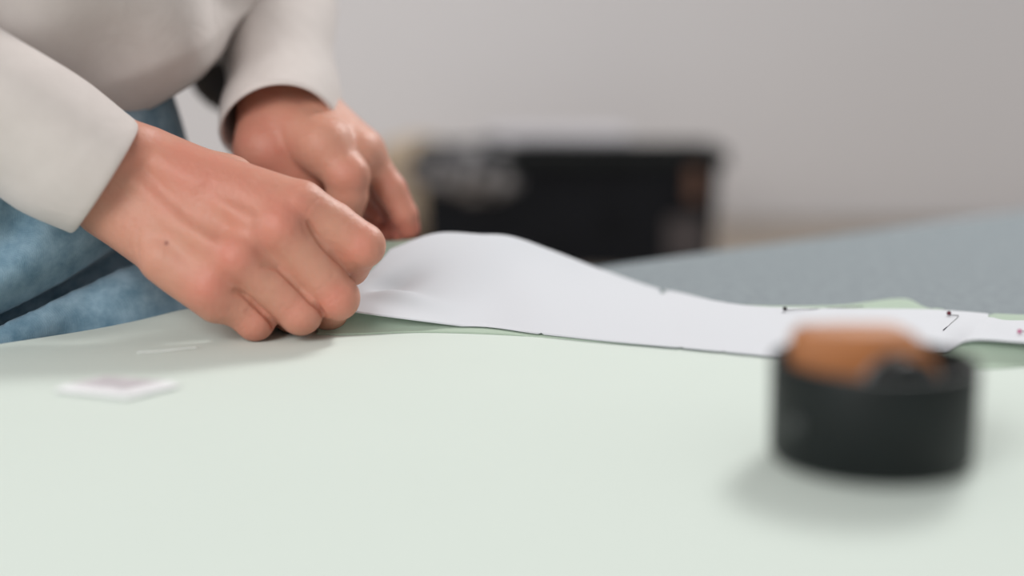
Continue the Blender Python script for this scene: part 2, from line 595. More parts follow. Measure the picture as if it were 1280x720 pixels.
def sheet():
    nx, ny = 150, 110
    V, Fc = [], []
    hang = [(0.006, -0.09), (0.010, -0.06), (0.011, -0.03), (0.0085, -0.010), (0.0055, -0.003), (0.002, -0.0004)]
    m = ny + len(hang)
    for i in range(nx):
        x = -0.62 + 1.42 * i / (nx - 1)
        yf = yfar(x)
        w = min(1, max(0, (-0.16 - x) / 0.05)); w = w * w * (3 - 2 * w)
        lift = 0.0065 * math.exp(-((x + 0.175) / 0.030) ** 2)
        rise = lambda y: lift * math.exp(-((y - yf) / 0.035) ** 2)
        for o_, dz in hang:
            V.append((x - NU[0] * o_ * w, yf - NU[1] * o_ * w + (1 - w) * 0.0005 * 0, ZT + 0.0012 + dz * w + rise(yf)))
        for j in range(ny):
            t = j / (ny - 1)
            y = yf + (0.02 - yf) * (t ** 1.15)
            z = ZT + 0.0012 + rise(y)
            z += 0.0003 * (1 + math.sin(7 * x + 3.1 * y) * math.sin(5 * y - 2 * x)) * min(1, t * 6)
            V.append((x, y, z))
    for i in range(nx - 1):
        for j in range(m - 1):
            Fc.append((i * m + j, i * m + j + 1, (i + 1) * m + j + 1, (i + 1) * m + j))
    o = link('green_cloth', clean_mesh('green_cloth', V, Fc, 1e-7), M['mint'])
    s = o.modifiers.new('thick', 'SOLIDIFY'); s.thickness = 0.0007; s.offset = 0
    return tag(o, 'wide pale mint green cloth spread over the front of the table', 'cloth')


sheet()

# ------------------------------------------------------------------ paper pattern pinned to a mint piece, left end lifted by the hands
ZP = ZT + 0.0029
ZQ = ZT + 0.0023
P_LOW = [at(412, 384, 0.757), at(446, 391, .757), at(520, 401, .762), at(600, 411, .768), gr(675, 418, ZP), gr(760, 427, ZP), gr(850, 435, ZP), gr(920, 441.5, ZP),
         gr(985, 447, ZP), gr(1100, 449, ZP + .001), at(1176, 441, .706), at(1212, 426, .689), at(1270, 428, .686), at(1345, 434, .686)]
P_UP = [at(487, 312, .838), at(544, 292, .855), at(600, 293, .858), at(640, 296, .863), at(692, 314, .873), at(752, 337, .886), gr(826, 362, ZP), gr(900, 377.5, ZP),
        gr(960, 384, ZP), gr(1060, 386, ZP), gr(1160, 387, ZP), gr(1236, 392.5, ZP), gr(1262, 397, ZP), gr(1345, 395, ZP)]


def ribbon(low, up, n, m, wav):
    A = catmull(low, n); B = catmull(up, n)
    V = np.zeros((n, m, 3))
    for j in range(m):
        t = j / (m - 1)
        V[:, j] = A + (B - A) * t
    for i in range(n):
        for j in range(m):
            V[i, j, 2] += wav(i / (n - 1), j / (m - 1), V[i, j])
    return V


def grid_faces(n, m, skip=()):
    return [(i * m + j, (i + 1) * m + j, (i + 1) * m + j + 1, i * m + j + 1) for i in range(n - 1) for j in range(m - 1) if (i, j) not in skip]


def paper_wave(s, t, p):
    lift = max(0.0, 1 - s / 0.42)
    w = 0.0024 * lift * math.sin(math.pi * t) * math.sin(21 * s + 2.6 * t + 0.5)
    w += -0.004 * lift * math.sin(math.pi * t)
    w -= 0.006 * math.exp(-((s - .075) / .035) ** 2 - ((t - .45 - 1.2 * (s - .075)) / .16) ** 2)
    w += 0.004 * math.exp(-((s - .11) / .05) ** 2 - ((t - .24 + .8 * (s - .11)) / .08) ** 2)
    hump = math.exp(-((s - 0.87) / 0.06) ** 2)
    w += 0.0025 * hump * math.sin(math.pi * min(1, t * 1.0)) * (1 - t)
    return w


pn, pm = 260, 44
PV = ribbon(P_LOW, P_UP, pn, pm, paper_wave)
PV[:, :, 2] = np.maximum(PV[:, :, 2], ZP)


def col_near(edge, px):
    """column of the pattern whose edge vertex stands nearest to this photo column"""
    best, bi = 1e9, 0
    for i in range(pn):
        p = PV[i, edge] - CAM
        dep = p[1] * CP - p[2] * SP
        q = 640 + F * p[0] / dep
        if abs(q - px) < best: best, bi = abs(q - px), i
    return bi


skip = set()
i0 = col_near(-1, 823)
for k, dep in ((0, 4), (1, 3)):
    for j in range(dep): skip.add((i0 + k, pm - 2 - j))
for px in (675, 850, 905):
    k = col_near(0, px); PV[k, 0] = PV[k, 0] * .35 + PV[k, 1] * .65
i1 = col_near(-1, 1238)
for i in range(i1, pn):                           # the sheet steps in here
    PV[i] = PV[i, :1] + (PV[i] - PV[i, :1]) * .86
me = mesh_np('paper_pattern', PV.reshape(-1, 3), grid_faces(pn, pm, skip))
paper = link('paper_pattern', me, M['paper'])
s = paper.modifiers.new('thick', 'SOLIDIFY'); s.thickness = 0.00025; s.offset = 1
tag(paper, 'long white paper sewing pattern with cut notches, its left end held up', 'sewing pattern')

# mint piece below the paper
G_LOW = [gr(395, 417, ZQ), gr(440, 417.5, ZQ), gr(520, 414.5, ZQ), gr(600, 416, ZQ), gr(680, 420.5, ZQ), gr(760, 427.5, ZQ), gr(850, 434, ZQ), gr(920, 440, ZQ),
         gr(985, 445, ZQ), gr(1100, 448, ZQ), gr(1180, 447, ZQ), gr(1212, 459, ZQ), gr(1262, 459, ZQ), gr(1345, 450, ZQ)]
G_UP = [at(430, 286, .857), at(480, 293, .858), at(548, 291.5, .864), at(630, 296, .868), at(690, 314.5, .876), at(750, 337.5, .889), gr(826, 362.5, ZQ), gr(900, 378, ZQ),
        gr(960, 382, ZQ), gr(1050, 381, ZQ), gr(1128, 373, ZQ), gr(1166, 386, ZQ), gr(1262, 394, ZQ), gr(1345, 393, ZQ)]
gn, gm = 220, 48
A = catmull(G_LOW, gn); B = catmull(G_UP, gn)
Lp = catmull(P_LOW, gn); Up = catmull(P_UP, gn)
GV = np.zeros((gn, gm, 3))
for i in range(gn):
    s_ = i / (gn - 1)
    for j in range(gm):
        t = j / (gm - 1)
        p = A[i] + (B[i] - A[i]) * t
        # keep just under the paper where the paper covers it
        k = int(round(s_ * (pn - 1)))
        q = PV[k]
        w = np.linalg.norm(B[i][:2] - A[i][:2])
        fr = np.clip(np.dot(p[:2] - q[0, :2], q[-1, :2] - q[0, :2]) / np.sum((q[-1, :2] - q[0, :2]) ** 2), 0, 1)
        jj = fr * (pm - 1); j0 = int(min(jj, pm - 2)); zz = q[j0, 2] + (q[j0 + 1, 2] - q[j0, 2]) * (jj - j0)
        edge = min(1, t / 0.22); edge = edge * edge * (3 - 2 * edge)
        p[2] = ZQ + (zz - 0.0012 - ZQ) * edge
        p[2] = max(p[2], ZQ)
        GV[i, j] = p
pxy = PV.reshape(-1, 3)[:, :2]; pz = PV.reshape(-1, 3)[:, 2]
for i in range(gn):
    for j in range(gm):
        dd = ((pxy - GV[i, j, :2]) ** 2).sum(1); k = int(dd.argmin())
        if dd[k] < .0035 ** 2: GV[i, j, 2] = min(GV[i, j, 2], pz[k] - .0008)
gskip = set()
for i in range(gn - 1):
    p = GV[i, -1] - CAM; q = 640 + F * p[0] / (p[1] * CP - p[2] * SP)
    if 819 < q < 827: gskip |= {(i, gm - 2), (i, gm - 3), (i, gm - 4)}
me = mesh_np('cut_cloth_piece', GV.reshape(-1, 3), grid_faces(gn, gm, gskip))
o = link('cut_cloth_piece', me, M['mint_piece_shade'])
s = o.modifiers.new('thick', 'SOLIDIFY'); s.thickness = 0.0006; s.offset = -1
tag(o, 'mint green cut cloth piece peeping out from under the paper pattern', 'cloth')


# ------------------------------------------------------------------ pins
def pin(p0, segs, headmat, label):
    t = empty('sewing_pin', tuple(p0), label, 'pin', 'pins in the paper pattern')
    V, Fc = lathe([(0, -0.00135), (0.0006, -0.0012), (0.00115, -0.0007), (0.00135, 0), (0.00115, 0.0007), (0.0006, 0.0012), (0, 0.00135)], 16)
    V = [np.array(v) + p0 + np.array([0, 0, 0.0014]) for v in V]
    link('pin_head', clean_mesh('pin_head', V, Fc), headmat, t)
    for path in segs:
        V, Fc = tube(path, 0.00024, 8)
        link('pin_shaft', clean_mesh('pin_shaft', V, Fc), M['steelpin'], t)


M['steelpin'] = mat('dark_steel_wire', (0.13, 0.13, 0.14), 0.35, metal=0.9, noise=(300, 0.05))
zt = ZP + 0.0008
pin(gr(981, 389, zt), [[gr(981, 388, zt + .0012), gr(1000, 387, zt + .0009), gr(1016, 386.3, zt), gr(1034, 385, zt - .0012), gr(1050, 384.4, zt), gr(1064, 383.4, zt + .0006), gr(1079, 383, zt + .0002)]],
    M['pinblack'], 'steel sewing pin with a black head, its shaft woven along the paper edge')
pin(gr(1186, 394.5, zt), [[gr(1186, 394, zt + .0012), gr(1193, 394, zt + .0010), gr(1198, 394.3, zt + .0006), gr(1196, 398, zt + .0005), gr(1188, 405, zt + .0004), gr(1179, 412.5, zt + .0003)]],
    M['pinred'], 'bent sewing pin with a dark red head near the paper step')
k_ = PV[col_near(0, 1276)]
pp = k_[12] + np.array([0, 0, 0.0006])
pin(pp, [[pp + np.array([0, 0, .0012]), pp + np.array([0.006, 0.004, .001]), pp + np.array([0.018, 0.01, .0006])]],
    M['pinrose'], 'sewing pin with a rose head above the raised green flap')

# ------------------------------------------------------------------ black tub, leather piece and bobbin
RC = gr(1087, 574, ZT + 0.002)
t = empty('round_tub', (RC[0], RC[1], ZT + 0.0024), 'small round black tub standing on the green cloth', 'tub')
R_ = 0.0378
prof = [(0, 0), (R_ - 0.004, 0), (R_ - 0.0015, 0.001), (R_, 0.0035), (R_ + 0.0004, 0.0375), (R_, 0.039), (R_ - 0.0012, 0.0395), (R_ - 0.0024, 0.0387),
        (R_ - 0.0026, 0.005), (R_ - 0.005, 0.0028), (0, 0.0028)]
V, Fc = lathe(prof, 96)
V = [np.array(v) + np.array([RC[0], RC[1], ZT + 0.0024]) for v in V]
link('tub_wall', clean_mesh('tub_wall', V, Fc), M['black'], t)
# a small clasp on its left side
V, Fc = lathe([(0, 0), (0.0034, 0), (0.0034, 0.0012), (0.0028, 0.0018), (0, 0.002)], 24)
a_ = math.radians(212)
rot = Matrix.Rotation(a_, 3, 'Z') @ Matrix.Rotation(math.pi / 2, 3, 'Y')
V = [np.array(rot @ Vector(v)) + np.array([RC[0] + (R_ - .0002) * math.cos(a_), RC[1] + (R_ - .0002) * math.sin(a_), ZT + 0.021]) for v in V]
link('snap_stud', clean_mesh('snap_stud', V, Fc), mat('dark_grey_stud', (.035, .04, .04), .35, noise=(90, .1)), t)


def leather_block():
    """upright bent leather piece with rounded shoulders, standing in the tub"""
    X0, X1 = -0.0305, 0.0235
    n, m = 40, 10
    out = []
    def top(x):
        f = (x - X0) / (X1 - X0)
        h = 0.0500
        h -= 0.013 * max(0, (f - 0.72) / 0.28) ** 1.7
        h -= 0.006 * max(0, (0.07 - f) / 0.07) ** 2
        return h
    bm = bmesh.new()
    rows = []
    for i in range(n):
        x = X0 + (X1 - X0) * i / (n - 1)
        yc = 0.002 + 0.0
        hw = 0.0135 - 0.004 * abs(2 * i / (n - 1) - 1) ** 2
        zt_ = top(x)
        r = 0.004
        ring = [(x, yc - hw, 0.004), (x, yc - hw, zt_ - r), (x, yc - hw + r * .3, zt_ - r * .3), (x, yc - hw + r, zt_), (x, yc, zt_ + 0.0006), (x, yc + hw - r, zt_),
                (x, yc + hw - r * .3, zt_ - r * .3), (x, yc + hw, zt_ - r), (x, yc + hw, 0.004)]
        rows.append([bm.verts.new((RC[0] + p[0], RC[1] + p[1], ZT + 0.0024 + p[2])) for p in ring])
    for i in range(n - 1):
        for j in range(9):
            k = (j + 1) % 9
            bm.faces.new((rows[i][j], rows[i + 1][j], rows[i + 1][k], rows[i][k]))
    bm.faces.new(rows[0]); bm.faces.new(rows[-1][::-1])
    es = [e for e in bm.edges if len({id(f) for f in e.link_faces}) == 2 and any(len(f.verts) > 4 for f in e.link_faces)]
    bmesh.ops.bevel(bm, geom=es, offset=0.0015, segments=3, affect='EDGES')
    o = link('leather_block', mesh_bm('leather_block', bm), M['orange'])
    tag(o, 'orange-brown leather block sticking up out of the black tub', 'leather block')


leather_block()
# bobbin in front of it: axis across the tub
bc = at(1125, 495, RC[1] - 0.0185)
t = empty('bobbin', tuple(bc - np.array([0, 0, 0.012])), 'black thread bobbin with a grey rim leaning in the black tub', 'bobbin')
rot = Matrix.Rotation(math.radians(24), 3, 'Z') @ Matrix.Rotation(math.pi / 2, 3, 'X')


def lay(prof, mt, name, n=48):
    V, Fc = lathe(prof, n)
    V = [np.array(rot @ Vector(v)) + bc for v in V]
    link(name, clean_mesh(name, V, Fc), mt, t)


lay([(0, -0.0045), (0.0136, -0.0045), (0.0140, -0.003), (0.0141, 0), (0.0140, 0.003), (0.0136, 0.0045), (0, 0.0045)], M['black'], 'thread_winding')
for z in (-0.0058, 0.0046):
    lay([(0.003, z), (0.0141, z), (0.0146, z + 0.0006), (0.0141, z + 0.0012), (0.003, z + 0.0012), (0.003, z)], M['black'] if z > 0 else M['leg'], 'flange')

# ------------------------------------------------------------------ tailor's chalk and light streak
c0 = gr(112, 496, ZT + .003)
ck = [gr(68, 487.5, ZT + .003), gr(160, 497, ZT + .003), gr(226, 482, ZT + .003), gr(128, 474, ZT + .003)]
cc = sum(ck) / 4
t = empty('tailors_chalk', (cc[0], cc[1], ZT + .003), 'flat white square of tailors chalk with a grey stamp, near the jeans', 'chalk')
bm = bmesh.new()
lay_ = []
for sc_, z in ((0.97, 0.0), (1.0, 0.0005), (1.0, 0.0009), (0.84, 0.0026), (0.81, 0.0028)):
    lay_.append([bm.verts.new(tuple(np.array([cc[0], cc[1], ZT + .0024 + z]) + (np.array([p[0], p[1], 0]) - np.array([cc[0], cc[1], 0])) * sc_)) for p in ck])
for a, b in zip(lay_[:-1], lay_[1:]):
    for k in range(4):
        l = (k + 1) % 4
        bm.faces.new((a[k], a[l], b[l], b[k]))
bm.faces.new(lay_[0]); bm.faces.new(lay_[-1])
link('chalk_body', mesh_bm('chalk_body', bm), M['chalk'], t, smooth=False)
bm = bmesh.new()
lo_ = [[bm.verts.new(tuple(np.array([cc[0], cc[1], ZT + .0024 + z]) + (np.array([p[0], p[1], 0]) - np.array([cc[0], cc[1], 0])) * sc_)) for p in ck] for sc_, z in ((0.76, 0.0026), (0.76, 0.0030))]
for k in range(4):
    l = (k + 1) % 4
    bm.faces.new((lo_[0][k], lo_[0][l], lo_[1][l], lo_[1][k]))
bm.faces.new(lo_[0]); bm.faces.new(lo_[1])
link('stamped_face', mesh_bm('stamped_face', bm), M['chalkstamp'], t, smooth=False)

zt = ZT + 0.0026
V, Fc = tube(catmull([gr(172, 440.5, zt), gr(200, 439, zt), gr(222, 436.5, zt + .0004), gr(248, 434, zt)], 20), 0.00025, 8)  # thin white strand shaped to stand for a crease highlight
tag(link('light_streak', clean_mesh('light_streak', V, Fc), M['thread']), 'short white streak of light on the green cloth below the near hand', 'thread')

# ------------------------------------------------------------------ person
Y_R = 0.745
person = empty('person', (-0.33, 0.90, 0), 'person in beige sweatshirt and blue jeans bending over the table, holding the cloth', 'person')


def T(p, r, z0=ZT + 0.0024):
    """keep a finger joint from sinking into the cloth"""
    p = np.array(p, float)
    p[2] = max(p[2], z0 + r)
    return p


# ---- near (right) hand, a loose fist seen from its back
RH = {}
RH['wrist'] = at(140, 216, 0.752)
_b = at(0, 143, .737) - at(131, 219, .752)
RH['elbow'] = RH['wrist'] + .262 * _b / np.linalg.norm(_b)
RH['mcp'] = [at(374, 256, .745), at(350, 283, .735), at(297, 321, .728), at(263, 358, .729)]
RH['pip'] = [at(453, 306, .750), at(421, 371, .743), at(375, 391, .737), at(318, 404, .738)]
RH['dip'] = [at(438, 334, .766), at(411, 390, .762), at(364, 397, .757), at(312, 404, .756)]
RH['tip'] = [at(412, 345, .781), at(390, 394, .778), at(345, 398, .772), at(300, 400, .768)]
rr = [(0.0128, 0.0115, 0.0100, 0.0082), (0.0124, 0.0116, 0.0102, 0.0082), (0.0116, 0.0110, 0.0096, 0.0078), (0.0114, 0.0100, 0.0088, 0.0072)]
fwd_r = RH['wrist'] - RH['elbow']; fwd_r /= np.linalg.norm(fwd_r)
CUT_R = RH['wrist'] - 0.060 * fwd_r


HR = 0.0008


def near_hand():
    lo = np.min([CUT_R - .03, *RH['pip'], *RH['tip'], RH['wrist']], 0) - 0.045
    hi = np.max([CUT_R, *RH['pip'], *RH['tip'], RH['wrist']], 0) + 0.05
    P = Field(lo, hi, HR)
    W = RH['wrist']
    mc, pi_, di, ti = RH['mcp'], RH['pip'], RH['dip'], RH['tip']
    wn = np.array([0, 1.0, 0])                       # away from the camera: palm side
    side = np.cross(fwd_r, wn); side /= np.linalg.norm(side)   # thumb side is up
    if side[2] < 0: side = -side
    # forearm and wrist: flattened
    for o in (-1, 0, 1):
        P.cone(CUT_R - 0.03 * fwd_r + side * 0.009 * o, W + side * 0.0125 * o, 0.0185, 0.0180, 0.012)
    # carpus to metacarpal heads
    root = [W + side * 0.014 + fwd_r * .012, W + side * 0.006 + fwd_r * .016, W - side * 0.006 + fwd_r * .014, W - side * 0.017 + fwd_r * .008]
    for i in range(4):
        P.cone(root[i] + wn * .002, mc[i] + wn * .001, 0.0165, (0.0125, 0.0128, 0.0122, 0.0115)[i], 0.012)
    for i in range(3):
        P.cone((root[i] + root[i + 1]) / 2 + wn * .004, (mc[i] + mc[i + 1]) / 2 + wn * .004 - fwd_r * .004, 0.0165, 0.0105, 0.010)
    for i in range(3):                                # flesh between the finger roots
        a_ = (mc[i] + mc[i + 1]) / 2; b_ = (pi_[i] + pi_[i + 1]) / 2
        P.cone(a_ + wn * .003, a_ + (b_ - a_) * .85 + wn * .006, .0085, .0075, .006)
    # hypothenar pad and thenar mass on the far side
    P.cone(root[3] + wn * .010 - side * .001, mc[3] * .75 + root[3] * .25 + wn * .010 - side * .004, 0.0155, 0.0130, 0.012)
    P.cone(root[0] + wn * .012, (root[0] + mc[0]) / 2 + wn * .026 - side * .004, 0.0160, 0.0150, 0.014)
    P.cone(at(206, 325, .736), at(270, 377, .733), .0125, .0112, .010)
    # thumb behind the hand
    F_ = Field(lo, hi, HR)
    tm = at(305, 256, .787); tj = at(372, 302, .795); tt = at(408, 336, .792)
    P.cone((root[0] + mc[0]) / 2 + wn * .028 - side * .004, tm, 0.0145, 0.0115, 0.012)
    T_ = Field(lo, hi, HR)
    T_.cone(tm, tj, 0.0112, 0.0105, 0); T_.cone(tj, tt, 0.0105, 0.0080, .004)
    # fingers
    for i in range(4):
        r = rr[i]
        G = Field(lo, hi, HR)
        a = mc[i] + (pi_[i] - mc[i]) * 0.05
        b, c, d = T(pi_[i], r[1]), T(di[i], r[2]), T(ti[i], r[3])
        mid = (a + b) / 2 + wn * .002
        G.cone(a, mid, r[0], r[0] * 0.985, 0); G.cone(mid, b, r[0] * 0.985, r[1], .002)
        G.cone(b, c, r[1] * .98, r[2], .003); G.cone(c, d, r[2], r[3], .003)
        # bony corner of the bent middle joint
        G.ell(b - wn * .001 + (b - a) / np.linalg.norm(b - a) * .0012, (r[1] * .98,) * 3, k=.003)
        F_.merge(G, 0.0014)
    F_.merge(T_, 0.0008)
    P.merge(F_, 0.0065)
    # relief on the back of the hand
    tow = -wn
    for i, amp in ((0, .0006), (1, .0006), (2, .0003), (3, .0002)):
        k = mc[i] + tow * .011 + side * (.002 if i < 2 else 0)
        P.bump([k], .0085, amp)
        P.bump([root[i] * .7 + mc[i] * .3 + tow * .013, mc[i] * .8 + root[i] * .2 + tow * .012], .0042, amp * .55)
    for i in range(3):                                # hollows between the knuckles
        v = (mc[i] + mc[i + 1]) / 2 + tow * .0105 + (pi_[i] - mc[i]) * .10
        P.bump([v, v + (pi_[i] - mc[i]) * .25], .0045, -.0008)
        v2 = (mc[i] + mc[i + 1]) / 2 * .72 + (root[i] + root[i + 1]) / 2 * .28 + tow * .0125
        P.bump([v2, (mc[i] + mc[i + 1]) / 2 * .45 + (root[i] + root[i + 1]) / 2 * .55 + tow * .0145], .0055, -.0010)
    # the long tendon hollow that runs from the wrist towards the middle knuckle
    P.bump([at(196, 210, W[1] - .019), at(240, 243, W[1] - .022), at(278, 274, W[1] - .024), at(300, 292, W[1] - .022)], .0060, -.0018)
    P.bump([at(190, 222, W[1] - .019), at(232, 256, W[1] - .022), at(268, 288, W[1] - .022)], .0045, .0016)
    # ulnar styloid
    P.bump([W - side * .016 + tow * .014 - fwd_r * .004], .009, .0018)
    # wrinkles across the bent index knuckle and the wrist
    for k in range(5):
        c = mc[0] + tow * .010 + (pi_[0] - mc[0]) / np.linalg.norm(pi_[0] - mc[0]) * (-.007 + .0032 * k)
        P.bump([c + side * .012 + wn * .004, c, c - side * .006], .0010, -.0003)
    for k in range(4):
        for i in range(1, 4):
            c = pi_[i] + tow * .0085 + (pi_[i] - mc[i]) / np.linalg.norm(pi_[i] - mc[i]) * (-.006 + .0028 * k)
            P.bump([c + side * .005, c - side * .005], .0009, -.00035)
    for k in range(3):
        c = W + fwd_r * (-.004 + .006 * k) + tow * .018
        P.bump([c + side * .012, c - side * .016 - fwd_r * .006], .0012, -.0004)
    D = lambda pts, w, amp: P.draw(pts, w, amp, .66, .85)
    P.crease([(385, 274), (387, 281), (391, 291), (398, 302), (409, 313), (420, 324), (431, 335), (437, 344)], .0013, -.0003, -.0055)
    P.crease([(324, 334), (335, 332), (347, 335), (361, 348), (375, 362), (390, 378), (404, 392)], .0013, -.0002, -.0055)
    P.crease([(288, 366), (296, 364), (304, 367), (314, 375), (324, 385), (334, 396), (342, 406)], .0013, -.0002, -.0055)
    # tendon hollow with the raised cords at both sides
    D([(178, 214), (193, 228), (209, 243), (229, 259), (249, 274), (268, 288)], .0058, -.0025)
    D([(172, 226), (190, 243), (215, 266), (240, 286), (262, 302)], .0048, .0016)
    D([(200, 208), (225, 222), (255, 240), (285, 258), (312, 272)], .0060, .0016)
    D([(262, 236), (290, 248), (318, 262)], .0040, -.0010)
    # skin folds over the knuckles
    for k in range(6):
        D([(372 + 5 * k, 229 + 4 * k), (362 + 5 * k, 243 + 3 * k), (357 + 5 * k, 258 + 2 * k), (358 + 5 * k, 274 + k)], .0011, -.0003)
    for k in range(5):
        D([(318 + 6 * k, 262 + 4 * k), (313 + 6 * k, 274 + 4 * k), (312 + 6 * k, 288 + 3 * k)], .0010, -.00025)
    for k in range(4):
        D([(432 - 5 * k, 362 - 6 * k), (424 - 5 * k, 372 - 6 * k), (414 - 5 * k, 378 - 5 * k)], .0010, -.0003)
        D([(388 - 5 * k, 386 - 5 * k), (378 - 5 * k, 394 - 5 * k), (368 - 5 * k, 398 - 5 * k)], .0010, -.00025)
        D([(268 + 5 * k, 330 + 4 * k), (262 + 5 * k, 342 + 4 * k), (262 + 5 * k, 356 + 3 * k)], .0010, -.00025)
    for k in range(4):
        D([(150 + 9 * k, 262 + 6 * k), (142 + 10 * k, 280 + 6 * k), (140 + 11 * k, 298 + 7 * k)], .0012, -.0004)
    # dry nick beside the index knuckle
    D([(318, 222), (321, 226)], .0014, .0006)
    return P.mesh()


# ---- far (left) hand, coming down with its thumb side to the camera
LH = {}
LH['elbow'] = np.array([-0.178, 1.075, 1.155])
LH['wrist'] = at(360, 118, 0.893)
LH['mcp'] = [at(452, 188, .872), at(446, 205, .892), at(428, 214, .908), at(408, 220, .920)]
LH['pip'] = [at(489, 238, .868), at(484, 248, .892), at(466, 256, .912), at(444, 262, .924)]
LH['dip'] = [at(505, 268, .867), at(500, 280, .884), at(480, 284, .908), at(455, 284, .918)]
LH['tip'] = [at(511, 287, .868), at(504, 294, .872), at(480, 296, .878), at(456, 296, .886)]
fwd_l = LH['wrist'] - LH['elbow']; fwd_l /= np.linalg.norm(fwd_l)
CUT_L = LH['wrist'] - 0.060 * fwd_l


def far_hand():
    allp = [CUT_L, LH['wrist'], *LH['mcp'], *LH['pip'], *LH['tip'], at(300, 220, .88)]
    lo = np.min(allp, 0) - 0.045; hi = np.max(allp, 0) + 0.045
    P = Field(lo, hi, 0.0011)
    W = LH['wrist']; mc, pi_, di, ti = LH['mcp'], LH['pip'], LH['dip'], LH['tip']
    right = np.array([1.0, 0, 0])
    dep = np.array([0, 1.0, 0.2]); dep /= np.linalg.norm(dep)
    for o in (-1, 0, 1):
        P.cone(CUT_L - .03 * fwd_l + right * .008 * o, W + right * .0115 * o + dep * .004, 0.0180, 0.0180, .012)
    # dorsal side (image right) carpus to knuckles
    root = [W + right * .007 - dep * .004, W + right * .006 + dep * .004, W + right * .001 + dep * .010, W - right * .006 + dep * .014]
    for i in range(4):
        P.cone(root[i], mc[i], .0165, (.0135, .0130, .0125, .0118)[i], .012)
    # palm: thumb ball and heel
    ct = at(358, 158, .872); tm = at(406, 184, .852); tj = at(434, 220, .843); tt = at(434, 270, .846)
    P.cone(W - right * .006, ct, .0195, .0175, .012)
    heel = at(333, 188, .868)
    P.cone(W - right * .012, heel, .0190, .0190, .008)
    P.cone(heel, at(350, 226, .880), .0185, .0150, .010)
    P.cone(at(375, 200, .895), at(420, 235, .895), .0180, .0150, .012)
    P.cone(at(394, 154, .868), at(444, 194, .862), .0140, .0165, .012)
    P.cone(at(342, 190, .864), at(378, 232, .868), .0180, .0165, .008)
    Th = Field(lo, hi, 0.0011)
    Th.cone(ct, tm, .0180, .0180, 0); Th.cone(tm, tj, .0165, .0128, .006)
    Th.cone(tj, (tj + tt) / 2, .0124, .0122, .004); Th.cone((tj + tt) / 2, tt, .0122, .0090, .003)
    Th.ell(tj, (.0134, .0130, .0130), k=.003)
    F_ = Field(lo, hi, 0.0011)
    rad = [(.0112, .0098, .0084, .0072), (.0112, .0100, .0086, .0074), (.0106, .0095, .0082, .0070), (.0096, .0085, .0074, .0062)]
    for i in range(4):
        r = rad[i]
        G = Field(lo, hi, 0.0011)
        G.cone(mc[i], pi_[i], r[0], r[1], 0); G.cone(pi_[i], di[i], r[1], r[2], .003); G.cone(di[i], ti[i], r[2], r[3], .003)
        F_.merge(G, .0006)
    P.merge(F_, .008)
    P.merge(Th, .0045)
    # folds: thumb ball crease, thumb joint skin, finger creases
    P.bump([at(357, 168, .853), at(362, 190, .855), at(371, 214, .862)], .0028, -.0016)
    for k in range(3):
        P.bump([at(411 + 5 * k, 212 - 3 * k, .838), at(425 + 5 * k, 196 - 3 * k, .840)], .0010, -.0005)
    P.bump([at(450, 212, .836)], .006, .0012)
    for k, (x, y) in enumerate(((484, 268), (478, 274))):
        P.bump([at(x, y, .862), at(x + 26, y - 4, .862)], .0012, -.0007)
    return P.mesh()


# ---- the rest of the body at a coarser grain
LAT = np.array([LU[0], LU[1], 0])             # towards the person's left
FRO = np.array([NU[0], NU[1], 0])             # the way the person faces
PEL = np.array([-0.338, 0.850, 0.90])
SHC = PEL + np.array([0, 0, 0.49]) + FRO * 0.045
HEADC = SHC + np.array([0, 0, 0.245]) + FRO * 0.085
SH_R = SHC - LAT * .165; SH_L = SHC + LAT * .165
HIP_R = PEL - LAT * .085 - np.array([0, 0, .03]); HIP_L = PEL + LAT * .085 - np.array([0, 0, .03])
KN_R = HIP_R + np.array([0, 0, -.41]) + FRO * .015 - LAT * .01; KN_L = HIP_L + np.array([0, 0, -.41]) + FRO * .02 + LAT * .01
AN_R = KN_R + np.array([0, 0, -.385]) - FRO * .03; AN_L = KN_L + np.array([0, 0, -.385]) - FRO * .03
AN_R[2] = AN_L[2] = 0.085


